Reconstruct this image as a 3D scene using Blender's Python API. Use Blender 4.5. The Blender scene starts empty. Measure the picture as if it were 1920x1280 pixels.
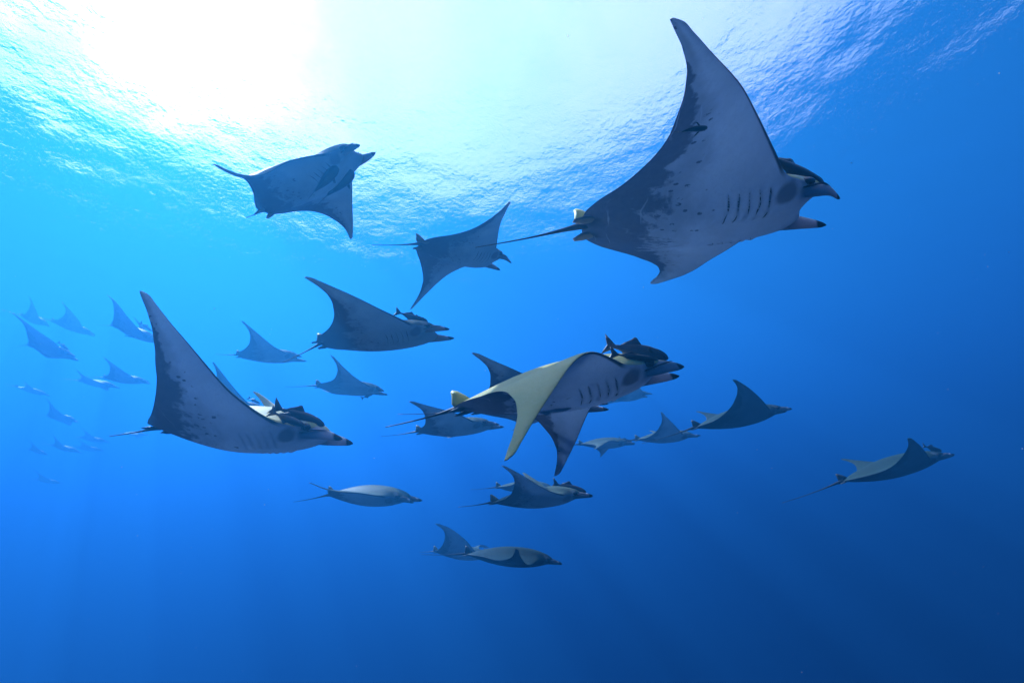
import bpy, math, random
import numpy as np
from mathutils import Matrix, Vector

random.seed(7)
rng = np.random.default_rng(7)
S = bpy.context.scene
COL = S.collection

# ---------------------------------------------------------------- camera, sky, sun, exposure
PITCH, ROLL = math.radians(24), math.radians(-7)
cam_data = bpy.data.cameras.new('camera')
cam = bpy.data.objects.new('camera', cam_data)
COL.objects.link(cam)
S.camera = cam
cam_data.sensor_width = 36
cam_data.lens = 36 * 853 / 1920            # wide underwater lens
cam_data.clip_start = .05
cam_data.clip_end = 2000
CAM_R = Matrix.Rotation(math.pi / 2 + PITCH, 3, 'X') @ Matrix.Rotation(ROLL, 3, 'Z')
cam.matrix_world = CAM_R.to_4x4()

SUN_DIR = Vector([-0.489, 0.426, 0.761]).normalized()    # towards the sun
SUN_EL, SUN_AZ = math.asin(SUN_DIR.z), math.atan2(SUN_DIR.x, SUN_DIR.y)
world = bpy.data.worlds.new('World')
S.world = world
world.use_nodes = True
wn = world.node_tree
bg = wn.nodes['Background']
sky = wn.nodes.new('ShaderNodeTexSky')
sky.sky_type = 'NISHITA'
sky.sun_disc = False
sky.sun_elevation = SUN_EL
sky.sun_rotation = SUN_AZ
sky.air_density = .7                       # bright hazy summer sky
sky.dust_density = 3.0
sky.ozone_density = .5
# broken bright cloud over the clear sky
w_co = wn.nodes.new('ShaderNodeTexCoord')
w_noise = wn.nodes.new('ShaderNodeTexNoise')
w_noise.inputs['Scale'].default_value = 2.2
w_noise.inputs['Detail'].default_value = 6
w_noise.inputs['Roughness'].default_value = .55
wn.links.new(w_co.outputs['Generated'], w_noise.inputs['Vector'])
w_map = wn.nodes.new('ShaderNodeMapRange')
w_map.interpolation_type = 'SMOOTHSTEP'
w_map.inputs[1].default_value = .38
w_map.inputs[2].default_value = .60
w_map.inputs[3].default_value = .5
w_map.inputs[4].default_value = .9
wn.links.new(w_noise.outputs['Fac'], w_map.inputs[0])
w_mix = wn.nodes.new('ShaderNodeMix')
w_mix.data_type = 'RGBA'
w_mix.inputs[7].default_value = (5.6, 4.5, 4.2, 1)
wn.links.new(w_map.outputs[0], w_mix.inputs[0])
wn.links.new(sky.outputs[0], w_mix.inputs[6])
wn.links.new(w_mix.outputs[2], bg.inputs[0])
bg.inputs[1].default_value = 0.07
sun_data = bpy.data.lights.new('sun', 'SUN')
sun_data.energy = 3.004
sun_data.angle = math.radians(.5)
sun_data.color = (1, .95, .88)
sun = bpy.data.objects.new('sun', sun_data)
COL.objects.link(sun)
sun.rotation_euler = SUN_DIR.to_track_quat('Z', 'Y').to_euler()
S.view_settings.view_transform = 'Standard'
S.view_settings.look = 'None'
S.view_settings.exposure = 3.07
S.view_settings.gamma = 1
S.view_settings.use_curve_mapping = False
S.cycles.use_denoising = True
S.cycles.max_bounces = 8
S.cycles.diffuse_bounces = 3
S.cycles.volume_bounces = 0
S.cycles.transparent_max_bounces = 16

H = 16.0                                   # depth of the camera below the surface
WATER_COLOUR = (0.006, 0.178, 0.44)
WATER_ABSORB = (0.0, 0.0426, 0.475)
WATER_DENSITY = 0.085
WATER_FORWARD = 0.4


# ---------------------------------------------------------------- helpers
def link(name, verts, faces, mat=None, parent=None, smooth=True):
    me = bpy.data.meshes.new(name)
    me.from_pydata([tuple(map(float, v)) for v in verts], [], [tuple(int(i) for i in f) for f in faces])
    if smooth:
        me.polygons.foreach_set('use_smooth', [True] * len(me.polygons))
    o = bpy.data.objects.new(name, me)
    COL.objects.link(o)
    for m in (mat if isinstance(mat, (list, tuple)) else [mat] if mat else []):
        me.materials.append(m)
    if parent:
        o.parent = parent
    return o


def attr(o, name, data):
    a = o.data.attributes.new(name, 'FLOAT_VECTOR', 'POINT')
    a.data.foreach_set('vector', np.ascontiguousarray(data, dtype=np.float32).ravel())


def fix_normals(o):
    import bmesh
    bm = bmesh.new(); bm.from_mesh(o.data)
    bmesh.ops.recalc_face_normals(bm, faces=bm.faces)
    bm.to_mesh(o.data); bm.free()


class Nodes:
    """small shorthand for node trees"""
    def __init__(self, name):
        self.m = bpy.data.materials.new(name)
        self.m.use_nodes = True
        self.t = self.m.node_tree
        self.out = self.t.nodes['Material Output']
        self.bsdf = self.t.nodes['Principled BSDF']

    def n(self, kind, **kw):
        nd = self.t.nodes.new(kind)
        for k, v in kw.items():
            setattr(nd, k, v)
        return nd

    def put(self, sock, v):
        if hasattr(v, 'is_output'):
            self.t.links.new(v, sock)
        else:
            sock.default_value = v

    def math(self, op, a, b=0.0, c=0.0):
        nd = self.n('ShaderNodeMath', operation=op)
        self.put(nd.inputs[0], a); self.put(nd.inputs[1], b); self.put(nd.inputs[2], c)
        return nd.outputs[0]

    def step(self, x, a, b):
        """smooth ramp 0..1 as x goes from a to b (b may be below a)"""
        nd = self.n('ShaderNodeMapRange', interpolation_type='SMOOTHSTEP')
        lo, hi = (a, b) if a < b else (b, a)
        self.put(nd.inputs[0], x)
        nd.inputs[1].default_value = lo; nd.inputs[2].default_value = hi
        nd.inputs[3].default_value = 0.0 if a < b else 1.0
        nd.inputs[4].default_value = 1.0 if a < b else 0.0
        return nd.outputs[0]

    def mix(self, f, a, b):
        nd = self.n('ShaderNodeMix', data_type='RGBA')
        self.put(nd.inputs[0], f)
        self.put(nd.inputs[6], (*a, 1) if isinstance(a, tuple) else a)
        self.put(nd.inputs[7], (*b, 1) if isinstance(b, tuple) else b)
        return nd.outputs[2]

    def noise(self, vec, scale, detail=3.0, rough=.55, dist=0.0):
        nd = self.n('ShaderNodeTexNoise')
        self.put(nd.inputs['Vector'], vec)
        nd.inputs['Scale'].default_value = scale; nd.inputs['Detail'].default_value = detail
        nd.inputs['Roughness'].default_value = rough; nd.inputs['Distortion'].default_value = dist
        return nd.outputs['Fac']


# ---------------------------------------------------------------- the water: body and surface
def build_water():
    v = [(x, y, z) for z in (-190, H - .6) for y in (-130, 270) for x in (-230, 230)]
    f = [(0, 2, 3, 1), (4, 5, 7, 6), (0, 1, 5, 4), (2, 6, 7, 3), (0, 4, 6, 2), (1, 3, 7, 5)]
    k = Nodes('sea_haze')
    k.t.nodes.remove(k.bsdf)
    pv = k.n('ShaderNodeVolumePrincipled')
    pv.inputs['Color'].default_value = (*WATER_COLOUR, 1)
    pv.inputs['Absorption Color'].default_value = (*WATER_ABSORB, 1)
    pv.inputs['Density'].default_value = WATER_DENSITY
    pv.inputs['Anisotropy'].default_value = WATER_FORWARD
    # plankton and silt: scarce, white, scattering strongly forwards
    pl = k.n('ShaderNodeVolumePrincipled')
    pl.inputs['Color'].default_value = (.98, .98, .98, 1)
    pl.inputs['Density'].default_value = 0.001
    pl.inputs['Anisotropy'].default_value = 0.965
    ad = k.n('ShaderNodeAddShader')
    k.t.links.new(pv.outputs[0], ad.inputs[0]); k.t.links.new(pl.outputs[0], ad.inputs[1])
    k.t.links.new(ad.outputs[0], k.out.inputs['Volume'])
    hz = link('haze', v, f, k.m, smooth=False)
    hz['kind'] = 'stuff'

    # wavy surface seen from below
    def axis(lo, hi, step, far):
        mid = np.arange(lo, hi, step)
        out = []; d = step; x = hi
        while x < far:
            out.append(x); d *= 1.18; x += d
        lo_out = []; d = step; x = lo - step
        while x > -far:
            lo_out.append(x); d *= 1.18; x -= d
        return np.array(lo_out[::-1] + list(mid) + out)
    X = axis(-34, 34, .15, 260); Y = axis(2, 40, .15, 300)
    gx, gy = np.meshgrid(X, Y)
    z = np.zeros_like(gx)
    wind = math.radians(200)
    for i in range(90):
        lam = .45 * (10 / .45) ** (rng.random() ** 1.6)
        th = wind + rng.normal(0, 1.1)
        kx, ky = math.cos(th) * 2 * math.pi / lam, math.sin(th) * 2 * math.pi / lam
        amp = 0.01 * lam ** 1.0 / math.sqrt(90)
        z += amp * np.sin(kx * gx + ky * gy + rng.random() * 6.283)
    fall = np.clip(1 - (np.maximum(np.abs(gx) - 30, 0) + np.maximum(gy - 36, 0) + np.maximum(4 - gy, 0)) / 30, 0, 1)
    z = H + z * fall
    nx, ny = len(X), len(Y)
    V = np.stack([gx.ravel(), gy.ravel(), z.ravel()], -1)
    idx = np.arange(nx * ny).reshape(ny, nx)
    Fq = np.stack([idx[:-1, :-1].ravel(), idx[:-1, 1:].ravel(), idx[1:, 1:].ravel(), idx[1:, :-1].ravel()], -1)
    me = bpy.data.meshes.new('water')
    me.vertices.add(len(V)); me.vertices.foreach_set('co', V.astype(np.float32).ravel())
    me.loops.add(Fq.size); me.loops.foreach_set('vertex_index', Fq.astype(np.int32).ravel())
    me.polygons.add(len(Fq)); me.polygons.foreach_set('loop_start', np.arange(0, Fq.size, 4, dtype=np.int32))
    me.polygons.foreach_set('use_smooth', np.ones(len(Fq), bool))
    me.update(calc_edges=True); me.validate()
    w = bpy.data.objects.new('water', me)
    COL.objects.link(w)
    w['kind'] = 'structure'
    k = Nodes('sea_surface')
    k.t.nodes.remove(k.bsdf)
    co = k.n('ShaderNodeTexCoord').outputs['Object']
    rip = k.noise(co, 4.4, 3.0, .6)
    bu = k.n('ShaderNodeBump'); bu.inputs['Strength'].default_value = 1; bu.inputs['Distance'].default_value = 0.027
    k.t.links.new(rip, bu.inputs['Height'])
    fr = k.n('ShaderNodeFresnel'); fr.inputs[0].default_value = 1.33
    tr = k.n('ShaderNodeBsdfTransparent')
    gl = k.n('ShaderNodeBsdfGlossy'); gl.inputs['Roughness'].default_value = .02; gl.inputs['Color'].default_value = (1, 1, 1, 1)
    k.t.links.new(bu.outputs[0], fr.inputs['Normal']); k.t.links.new(bu.outputs[0], gl.inputs['Normal'])
    mx = k.n('ShaderNodeMixShader')
    k.t.links.new(fr.outputs[0], mx.inputs[0]); k.t.links.new(tr.outputs[0], mx.inputs[1]); k.t.links.new(gl.outputs[0], mx.inputs[2])
    k.t.links.new(mx.outputs[0], k.out.inputs['Surface'])
    me.materials.append(k.m)


build_water()


# ---------------------------------------------------------------- devil ray anatomy
B = 1.05                                  # half span of a grown devil ray in metres


def pchip(xk, yk):
    xk = np.array(xk, float); yk = np.array(yk, float)
    h = np.diff(xk); d = np.diff(yk) / h; m = np.zeros_like(yk)
    m[0] = d[0]; m[-1] = d[-1]
    for i in range(1, len(xk) - 1):
        if d[i - 1] * d[i] > 0:
            w1 = 2 * h[i] + h[i - 1]; w2 = h[i] + 2 * h[i - 1]
            m[i] = (w1 + w2) / (w1 / d[i - 1] + w2 / d[i])

    def f(x):
        x = np.clip(x, xk[0], xk[-1])
        i = np.clip(np.searchsorted(xk, x, 'right') - 1, 0, len(xk) - 2)
        t = (x - xk[i]) / h[i]
        return ((2 * t**3 - 3 * t**2 + 1) * yk[i] + (t**3 - 2 * t**2 + t) * h[i] * m[i]
                + (-2 * t**3 + 3 * t**2) * yk[i + 1] + (t**3 - t**2) * h[i] * m[i + 1])
    return f


XLE = pchip([0, .06, .10, .13, .155, .18, .205, .235, .27, .33, .45, .6, .75, .87, .95, .985, 1.0],
            [.60, .61, .625, .62, .575, .50, .44, .40, .372, .325, .225, .08, -.09, -.25, -.365, -.42, -.462])
XTE = pchip([0, .06, .12, .17, .22, .3, .4, .5, .6, .7, .8, .9, .96, 1.0],
            [-.56, -.56, -.545, -.51, -.47, -.40, -.335, -.29, -.265, -.262, -.29, -.365, -.43, -.475])
SG = np.linspace(0, 1, 201)


def sm(s, a, b):
    t = np.clip((s - a) / (b - a), 0, 1)
    return t * t * (3 - 2 * t)


def wing_curve(w):
    """bend, sweep and twist of one wing along its span"""
    c0, c1, c2, w1, w2, t1, t2 = w
    phi = c0 * sm(SG, .10, .42) + c1 * sm(SG, .35, .75) + c2 * sm(SG, .65, 1.0)
    ds = SG[1] - SG[0]
    pm = np.concatenate([[0], (phi[1:] + phi[:-1]) / 2])
    y = np.cumsum(np.cos(pm)) * ds - ds; z = np.cumsum(np.sin(pm)) * ds
    y -= y[0]; z -= z[0]
    return y, z, phi, w1 * SG**2 + w2 * SG**4, t1 * sm(SG, .15, .7) + t2 * sm(SG, .5, 1.0)


def place(wp, side, s, x, h, ls):
    """rest position (span s, length x, height h) of a ray -> its posed local position"""
    y, z, phi, dx, tau = wp
    s = np.asarray(s, float)
    I = lambda a: np.interp(s, SG, a)
    xm = (XLE(s) + XTE(s)) / 2
    xr = x - xm; ph = I(phi); ta = I(tau)
    X = xm + xr * np.cos(ta) - h * np.sin(ta); n = xr * np.sin(ta) + h * np.cos(ta)
    return np.stack([(X + I(dx)) * ls, (I(y) - n * np.sin(ph)) * side, I(z) + n * np.cos(ph)], -1)


def thick(s, u, up):
    s = np.abs(s)
    body = np.exp(-(s / .205)**2.6)
    T = (.100 if up else .090) * body + .034 * (1 - s)**1.2 + .0045
    c = np.clip(u, 0, 1)
    wp = np.minimum(2.1 * np.sqrt(c + 1e-9) * (1 - c)**.9, 1.0) * .95
    bp = np.where(c < .45, np.maximum(1 - (np.maximum(.45 - c, 0) / .45)**2.6, 0)**.60,
                  1 - (np.maximum(c - .45, 0) / .55)**1.7)
    k = sm(s, .10, .30)
    return T * ((1 - k) * bp + k * wp)


def gill_relief(x, s):
    """height of the five overlapping gill folds on the underside"""
    ph = (.385 + .013 * np.sin(np.pi * np.clip((s - .08) / .13, 0, 1)) - x) / GILL_PITCH
    saw = ph - np.floor(ph)
    win = sm(s, .070, .095) * (1 - sm(s, .195, .220)) * np.where((ph > 0) & (ph < 5), 1, 0)
    return .0110 * win * np.where(saw < .84, (saw / .84)**1.3, (1 - saw) / .16)


GILL_PITCH = .050


def disc(d, ns, nu, gills=False):
    """one closed skin: body, head and both wings"""
    wr, wl, ls = wing_curve(d['wr']), wing_curve(d['wl']), d['ls']
    k = max(2, ns // 10)
    pos = np.unique(np.concatenate([np.linspace(0, .09, k + 1), np.linspace(.09, .27, 3 * k + 1),
                                    np.linspace(.27, .88, 4 * k + 1), 1 - .12 * (1 - np.linspace(0, 1, 2 * k + 1))**1.0 * 1.0]).round(6))
    pos[-1] = .9985
    S = np.concatenate([-pos[:0:-1], pos])
    u = (1 - np.cos(np.pi * np.linspace(0, 1, nu))) / 2
    u = .6 * u + .4 * np.linspace(0, 1, nu)**1.6
    rows = []; rest = []; chord = []
    for s in S:
        a = abs(s); w, sd = (wl, 1) if s >= 0 else (wr, -1)
        le, te = float(XLE(a)), float(XTE(a))
        for up, uu in ((True, u), (False, u[-2:0:-1])):
            x = le + (te - le) * uu
            t = thick(a, uu, up) * (1 if up else -1)
            if gills and not up:
                t = t - gill_relief(x, a)
            rows.append(place(w, sd, np.full_like(uu, a), x, t, ls))
            fl = np.where((uu < 1e-6) | (uu > 1 - 1e-6), 0.0, 1.0 if up else -1.0)
            rest.append(np.stack([x, np.full_like(uu, s), fl], -1))
            chord.append(np.stack([uu, np.full_like(uu, a), np.zeros_like(uu)], -1))
    V = np.concatenate(rows); R = np.concatenate(rest); Cc = np.concatenate(chord)
    n = 2 * nu - 2; m = len(S)
    F = []
    for j in range(m - 1):
        for i in range(n):
            F.append((j * n + i, (j + 1) * n + i, (j + 1) * n + (i + 1) % n, j * n + (i + 1) % n))
    F.append(tuple(range(n))); F.append(tuple(range((m - 1) * n, m * n))[::-1])
    return V, F, R, Cc


# ---------------------------------------------------------------- where each animal swims and how it holds itself
RAYS = {
    'R1': dict(pos=[0.964, 1.918, 1.438], R=[[0.9929, 0.0902, 0.0772], [-0.0845, 0.9936, -0.0747], [-0.0834, 0.0677, 0.9942]], ls=0.899, wr=[0.171, -0.262, 0.063, 0.111, 0.075, 0.432, -0.361], wl=[0.168, -0.017, 0.045, 0.518, -0.05, -0.113, -0.488], tail=[0.078, -0.065, 0.526], lobeR=[0.654, -0.076, -0.047], lobeL=[0.691, 0.128, -0.057]),
    'R2': dict(pos=[-1.724, 2.679, 0.828], R=[[0.9868, -0.0873, 0.1363], [0.0963, 0.9936, -0.0607], [-0.1301, 0.073, 0.9888]], ls=0.8, wr=[0.459, 0.436, 0.453, 0.215, 0.011, -0.039, 0.383], wl=[0.386, 0.306, 0.223, 0.028, -0.082, -0.002, 0.212], tail=[0.263, -0.14, 0.328], lobeR=[0.636, -0.109, -0.051], lobeL=[0.632, 0.113, -0.045]),
    'R3': dict(pos=[0.187, 2.469, 0.771], R=[[0.9953, 0.0668, -0.0693], [-0.0745, 0.9905, -0.1159], [0.0609, 0.1205, 0.9908]], ls=0.913, wr=[0.03, -0.814, -0.413, 0.098, 0.128, 0.261, 0.032], wl=[-0.098, -0.964, 0.004, 0.404, -0.027, -0.06, -0.162], tail=[0.08, -0.041, 0.397], lobeR=[0.681, -0.102, -0.037], lobeL=[0.708, 0.115, -0.046]),
    'R4': dict(pos=[-1.375, 4.15, 2.075], R=[[0.9966, -0.0807, -0.0122], [0.0795, 0.9939, -0.0753], [0.0182, 0.0741, 0.9971]], ls=0.942, wr=[0.067, 0.254, 0.072, 0.136, 0.009, 0.098, 0.176], wl=[0.43, 0.114, 0.036, 0.068, 0.004, 0.04, 0.088], tail=[0.273, -0.269, 0.405], lobeR=[0.724, -0.116, -0.038], lobeL=[0.751, 0.114, -0.048]),
    'R5': dict(pos=[-1.709, 3.178, 3.263], R=[[0.9162, 0.108, -0.3859], [-0.2601, 0.8928, -0.3678], [0.3049, 0.4373, 0.846]], ls=0.859, wr=[-0.109, -0.425, 1.189, -0.059, 0.314, -0.138, -0.482], wl=[-0.147, -0.529, 0.496, 0.065, 0.159, -0.119, -0.257], tail=[-0.025, 0.167, 0.142], lobeR=[0.606, -0.127, -0.042], lobeL=[0.65, 0.107, -0.044]),
    'R6': dict(pos=[-0.473, 4.23, 3.059], R=[[0.766, -0.6429, 0.0042], [0.6306, 0.7501, -0.1991], [0.1249, 0.1552, 0.9799]], ls=0.809, wr=[0.16, -0.114, -0.092, 0.212, 0.158, 0.319, -0.066], wl=[-0.35, -0.205, -0.441, 0.173, 0.091, 0.325, -0.131], tail=[0.012, -0.22, 0.48], lobeR=[0.636, -0.102, -0.065], lobeL=[0.641, 0.117, -0.064]),
    'R7': dict(pos=[-5.191, 8.661, 4.213], R=[[0.9264, -0.3761, 0.0189], [0.3765, 0.9257, -0.0363], [-0.0039, 0.0408, 0.9992]], ls=0.908, wr=[0.105, 0.564, 0.46, 0.056, 0.021, -0.08, -0.005], wl=[0.447, 0.253, 0.23, 0.028, 0.01, -0.033, -0.002], tail=[0.044, 0.01, 0.358], lobeR=[0.658, -0.118, -0.041], lobeL=[0.735, 0.114, -0.046]),
    'R8': dict(pos=[-3.264, 8.235, 3.116], R=[[0.8927, -0.4418, 0.0892], [0.4476, 0.8921, -0.0614], [-0.0525, 0.0947, 0.9941]], ls=0.926, wr=[0.025, 0.529, 0.553, -0.03, 0.091, 0.033, -0.327], wl=[0.011, 0.237, 0.277, -0.015, 0.046, 0.014, -0.164], tail=[0.042, -0.124, 0.493], lobeR=[0.643, -0.103, -0.034], lobeL=[0.748, 0.109, -0.048]),
    'R9': dict(pos=[-5.572, 8.418, 3.041], R=[[0.9695, -0.2269, 0.0926], [0.2048, 0.9576, 0.2024], [-0.1346, -0.1773, 0.9749]], ls=0.842, wr=[0.52, 0.394, 0.234, 0.005, 0.108, -0.042, -0.08], wl=[0.233, 0.176, 0.117, 0.003, 0.054, -0.017, -0.04], tail=[0.0, 0.0, 0.8], lobeR=[0.661, -0.112, -0.045], lobeL=[0.661, 0.112, -0.045]),
    'R10': dict(pos=[-1.133, 7.217, 1.826], R=[[0.9908, 0.1279, 0.0446], [-0.1278, 0.9918, -0.0054], [-0.045, -0.0004, 0.999]], ls=0.994, wr=[0.126, 0.203, 0.049, 0.138, 0.031, 0.352, 0.114], wl=[0.057, 0.091, 0.024, 0.069, 0.016, 0.144, 0.057], tail=[0.071, -0.011, 0.6], lobeR=[0.771, -0.111, -0.056], lobeL=[0.793, 0.113, -0.041]),
    'R11': dict(pos=[-2.242, 6.433, 0.841], R=[[0.9802, 0.1371, 0.1429], [-0.1257, 0.9883, -0.0864], [-0.1532, 0.0667, 0.986]], ls=0.926, wr=[0.15, -0.116, 0.393, 0.203, 0.061, -0.036, -0.189], wl=[0.067, -0.052, 0.196, 0.101, 0.03, -0.015, -0.095], tail=[0.153, -0.191, 0.557], lobeR=[0.716, -0.117, -0.062], lobeL=[0.737, 0.116, -0.037]),
    'R12': dict(pos=[0.034, 6.69, 0.563], R=[[0.9978, 0.0641, 0.0183], [-0.0628, 0.9961, -0.0622], [-0.0223, 0.0609, 0.9979]], ls=0.992, wr=[0.25, 0.493, 0.005, 0.171, 0.016, -0.018, -0.019], wl=[0.399, 0.324, -0.036, 0.191, 0.099, 0.009, 0.01], tail=[0.043, -0.035, 0.441], lobeR=[0.767, -0.111, -0.037], lobeL=[0.785, 0.112, -0.048]),
    'R13': dict(pos=[-0.16, 10.698, 1.164], R=[[0.9908, 0.0609, 0.1215], [-0.0553, 0.9972, -0.0494], [-0.1241, 0.0422, 0.9913]], ls=0.998, wr=[0.056, 0.121, 0.058, 0.22, 0.218, 0.05, 0.0], wl=[0.025, 0.054, 0.029, 0.11, 0.109, 0.021, 0.0], tail=[0.038, -0.092, 0.558], lobeR=[0.783, -0.112, -0.045], lobeL=[0.783, 0.112, -0.045]),
    'R14': dict(pos=[-1.715, 10.914, -0.015], R=[[0.98, 0.0831, 0.1808], [-0.1109, 0.9826, 0.1492], [-0.1653, -0.1662, 0.9721]], ls=0.969, wr=[0.586, 0.122, -0.45, 0.192, -0.044, 0.542, 0.218], wl=[0.574, -0.103, -0.616, 0.511, 0.392, 0.319, 0.174], tail=[0.086, -0.113, 0.301], lobeR=[0.761, -0.112, -0.045], lobeL=[0.761, 0.112, -0.045]),
    'R15': dict(pos=[-0.472, 7.487, -0.139], R=[[0.9677, -0.1833, 0.1732], [0.1872, 0.9823, -0.0066], [-0.1689, 0.0388, 0.9849]], ls=1.03, wr=[-0.226, 0.538, 0.37, 0.266, 0.194, -0.105, -0.056], wl=[-0.101, 0.241, 0.185, 0.133, 0.097, -0.043, -0.028], tail=[0.003, -0.074, 0.593], lobeR=[0.784, -0.106, -0.046], lobeL=[0.828, 0.107, -0.042]),
    'R16': dict(pos=[1.974, 11.77, 2.106], R=[[0.981, 0.172, 0.0893], [-0.1614, 0.9803, -0.1141], [-0.1072, 0.0975, 0.9894]], ls=0.973, wr=[-0.036, -0.366, -0.036, 0.157, 0.122, 0.215, -0.025], wl=[-0.164, -0.355, 0.044, 0.204, 0.162, 0.138, -0.05], tail=[0.0, 0.0, 0.8], lobeR=[0.764, -0.112, -0.045], lobeL=[0.764, 0.112, -0.045]),
    'R17': dict(pos=[3.136, 10.537, 1.859], R=[[0.9701, 0.2398, 0.0372], [-0.2324, 0.9623, -0.1413], [-0.0698, 0.1284, 0.9893]], ls=0.973, wr=[0.613, 0.068, 0.079, 0.436, 0.05, 0.47, 0.137], wl=[0.274, 0.03, 0.04, 0.218, 0.025, 0.193, 0.069], tail=[0.0, 0.0, 0.8], lobeR=[0.715, -0.106, -0.068], lobeL=[0.798, 0.108, -0.032]),
    'R18': dict(pos=[3.087, 6.701, 1.32], R=[[0.9952, 0.0379, -0.0909], [-0.047, 0.994, -0.0988], [0.0866, 0.1026, 0.9909]], ls=0.988, wr=[0.497, 0.255, -0.254, 0.244, 0.012, 0.118, -0.033], wl=[0.225, 0.271, 0.063, 0.262, 0.06, 0.03, -0.04], tail=[-0.006, -0.08, 0.75], lobeR=[0.756, -0.102, -0.04], lobeL=[0.784, 0.108, -0.05]),
    'R19': dict(pos=[4.89, 6.671, 0.378], R=[[0.9375, 0.3169, -0.144], [-0.3202, 0.9473, 0.0008], [0.1366, 0.0453, 0.9896]], ls=0.98, wr=[0.167, 0.435, -0.123, 0.584, -0.052, 0.161, -0.082], wl=[0.136, 0.317, 0.152, 0.308, -0.015, 0.067, -0.033], tail=[-0.009, -0.081, 0.763], lobeR=[0.725, -0.093, -0.04], lobeL=[0.804, 0.098, -0.041]),
    'R20': dict(pos=[3.136, 12.947, 3.569], R=[[0.9099, -0.3996, -0.1112], [0.3997, 0.9164, -0.0229], [0.1111, -0.0236, 0.9935]], ls=1.017, wr=[0.223, 0.313, 0.213, -0.227, -0.227, 0.003, 0.003], wl=[0.1, 0.14, 0.107, -0.114, -0.114, 0.001, 0.002], tail=[0.0, 0.0, 0.8], lobeR=[0.798, -0.112, -0.045], lobeL=[0.798, 0.112, -0.045]),
    'R3b': dict(pos=[0.075, 4.609, 1.289], R=[[0.9791, 0.1744, 0.1054], [-0.1725, 0.9846, -0.0272], [-0.1085, 0.0085, 0.994]], ls=1.002, wr=[0.318, 0.024, 0.019, 0.087, 0.106, 0.138, 0.051], wl=[0.021, -0.062, -0.022, 0.038, 0.048, 0.056, 0.025], tail=[0.0, 0.0, 0.8], lobeR=[0.787, -0.112, -0.045], lobeL=[0.787, 0.112, -0.045]),
    'R21': dict(pos=[-12.703, 10.954, 6.321], R=[[0.8557, -0.4769, 0.2009], [0.4431, 0.8758, 0.1912], [-0.2672, -0.0747, 0.9608]], ls=0.804, wr=[0.083, 0.658, 0.247, -0.276, -0.17, 0.532, 0.135], wl=[0.037, 0.295, 0.123, -0.138, -0.085, 0.218, 0.068], tail=[0.385, -0.279, 0.329], lobeR=[0.631, -0.112, -0.045], lobeL=[0.631, 0.112, -0.045]),
    'R22': dict(pos=[-18.046, 14.653, 9.864], R=[[0.7027, -0.6408, 0.3092], [0.677, 0.7358, -0.0138], [-0.2187, 0.2191, 0.9508]], ls=0.596, wr=[0.76, 0.463, 0.212, -0.141, 0.028, -0.074, -0.072], wl=[0.34, 0.207, 0.108, -0.07, 0.014, -0.03, -0.036], tail=[0.0, 0.0, 0.8], lobeR=[0.467, -0.112, -0.045], lobeL=[0.467, 0.112, -0.045]),
    'R23': dict(pos=[-16.314, 14.503, 9.253], R=[[0.6681, -0.7087, 0.2266], [0.72, 0.6926, 0.0432], [-0.1875, 0.1343, 0.973]], ls=0.917, wr=[0.707, -0.016, 0.166, -0.082, 0.058, 0.181, 0.06], wl=[0.317, -0.007, 0.083, -0.041, 0.029, 0.074, 0.03], tail=[0.0, 0.0, 0.8], lobeR=[0.72, -0.112, -0.045], lobeL=[0.72, 0.112, -0.045]),
    'R24': dict(pos=[-10.125, 10.655, 6.37], R=[[0.8977, -0.2406, 0.369], [0.2191, 0.9706, 0.0998], [-0.3821, -0.0088, 0.9241]], ls=0.964, wr=[0.545, 0.77, 1.067, -0.336, -0.077, -0.035, -0.033], wl=[0.55, 0.45, 0.555, -0.248, -0.094, 0.006, 0.006], tail=[0.278, -0.155, 0.521], lobeR=[0.757, -0.112, -0.045], lobeL=[0.757, 0.112, -0.045]),
    'R25': dict(pos=[-13.585, 14.333, 6.753], R=[[0.8678, -0.4905, 0.0798], [0.4951, 0.8674, -0.052], [-0.0437, 0.0845, 0.9955]], ls=0.906, wr=[0.368, 0.407, 0.423, -0.077, 0.046, 0.055, -0.058], wl=[0.165, 0.182, 0.211, -0.038, 0.023, 0.022, -0.029], tail=[0.0, 0.0, 0.8], lobeR=[0.711, -0.112, -0.045], lobeL=[0.711, 0.112, -0.045]),
    'R26': dict(pos=[-16.865, 16.612, 7.805], R=[[0.9109, -0.3554, 0.2097], [0.3767, 0.9236, -0.0715], [-0.1682, 0.1441, 0.9752]], ls=0.966, wr=[0.137, 0.237, 0.627, 0.019, 0.094, -0.069, -0.127], wl=[-0.171, -0.044, 0.225, 0.239, 0.276, -0.029, -0.064], tail=[0.0, 0.0, 0.8], lobeR=[0.759, -0.112, -0.045], lobeL=[0.759, 0.112, -0.045]),
    'R27': dict(pos=[-23.495, 19.983, 9.437], R=[[0.6119, -0.6862, 0.3933], [0.7694, 0.6317, -0.0949], [-0.1833, 0.3607, 0.9145]], ls=0.994, wr=[0.403, 0.234, 0.104, 0.045, 0.045, 0.001, 0.001], wl=[0.18, 0.105, 0.052, 0.022, 0.022, 0.0, 0.001], tail=[0.0, 0.0, 0.8], lobeR=[0.781, -0.112, -0.045], lobeL=[0.781, 0.112, -0.045], size=0.9),
    'R28': dict(pos=[-19.516, 18.094, 7.09], R=[[0.9713, -0.16, 0.176], [0.0878, 0.9288, 0.36], [-0.2211, -0.3342, 0.9162]], ls=0.966, wr=[0.323, 0.384, 0.337, -0.055, 0.031, -0.204, -0.085], wl=[0.144, 0.172, 0.169, -0.028, 0.015, -0.084, -0.042], tail=[0.0, 0.0, 0.8], lobeR=[0.758, -0.112, -0.045], lobeL=[0.758, 0.112, -0.045], size=0.9),
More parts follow.
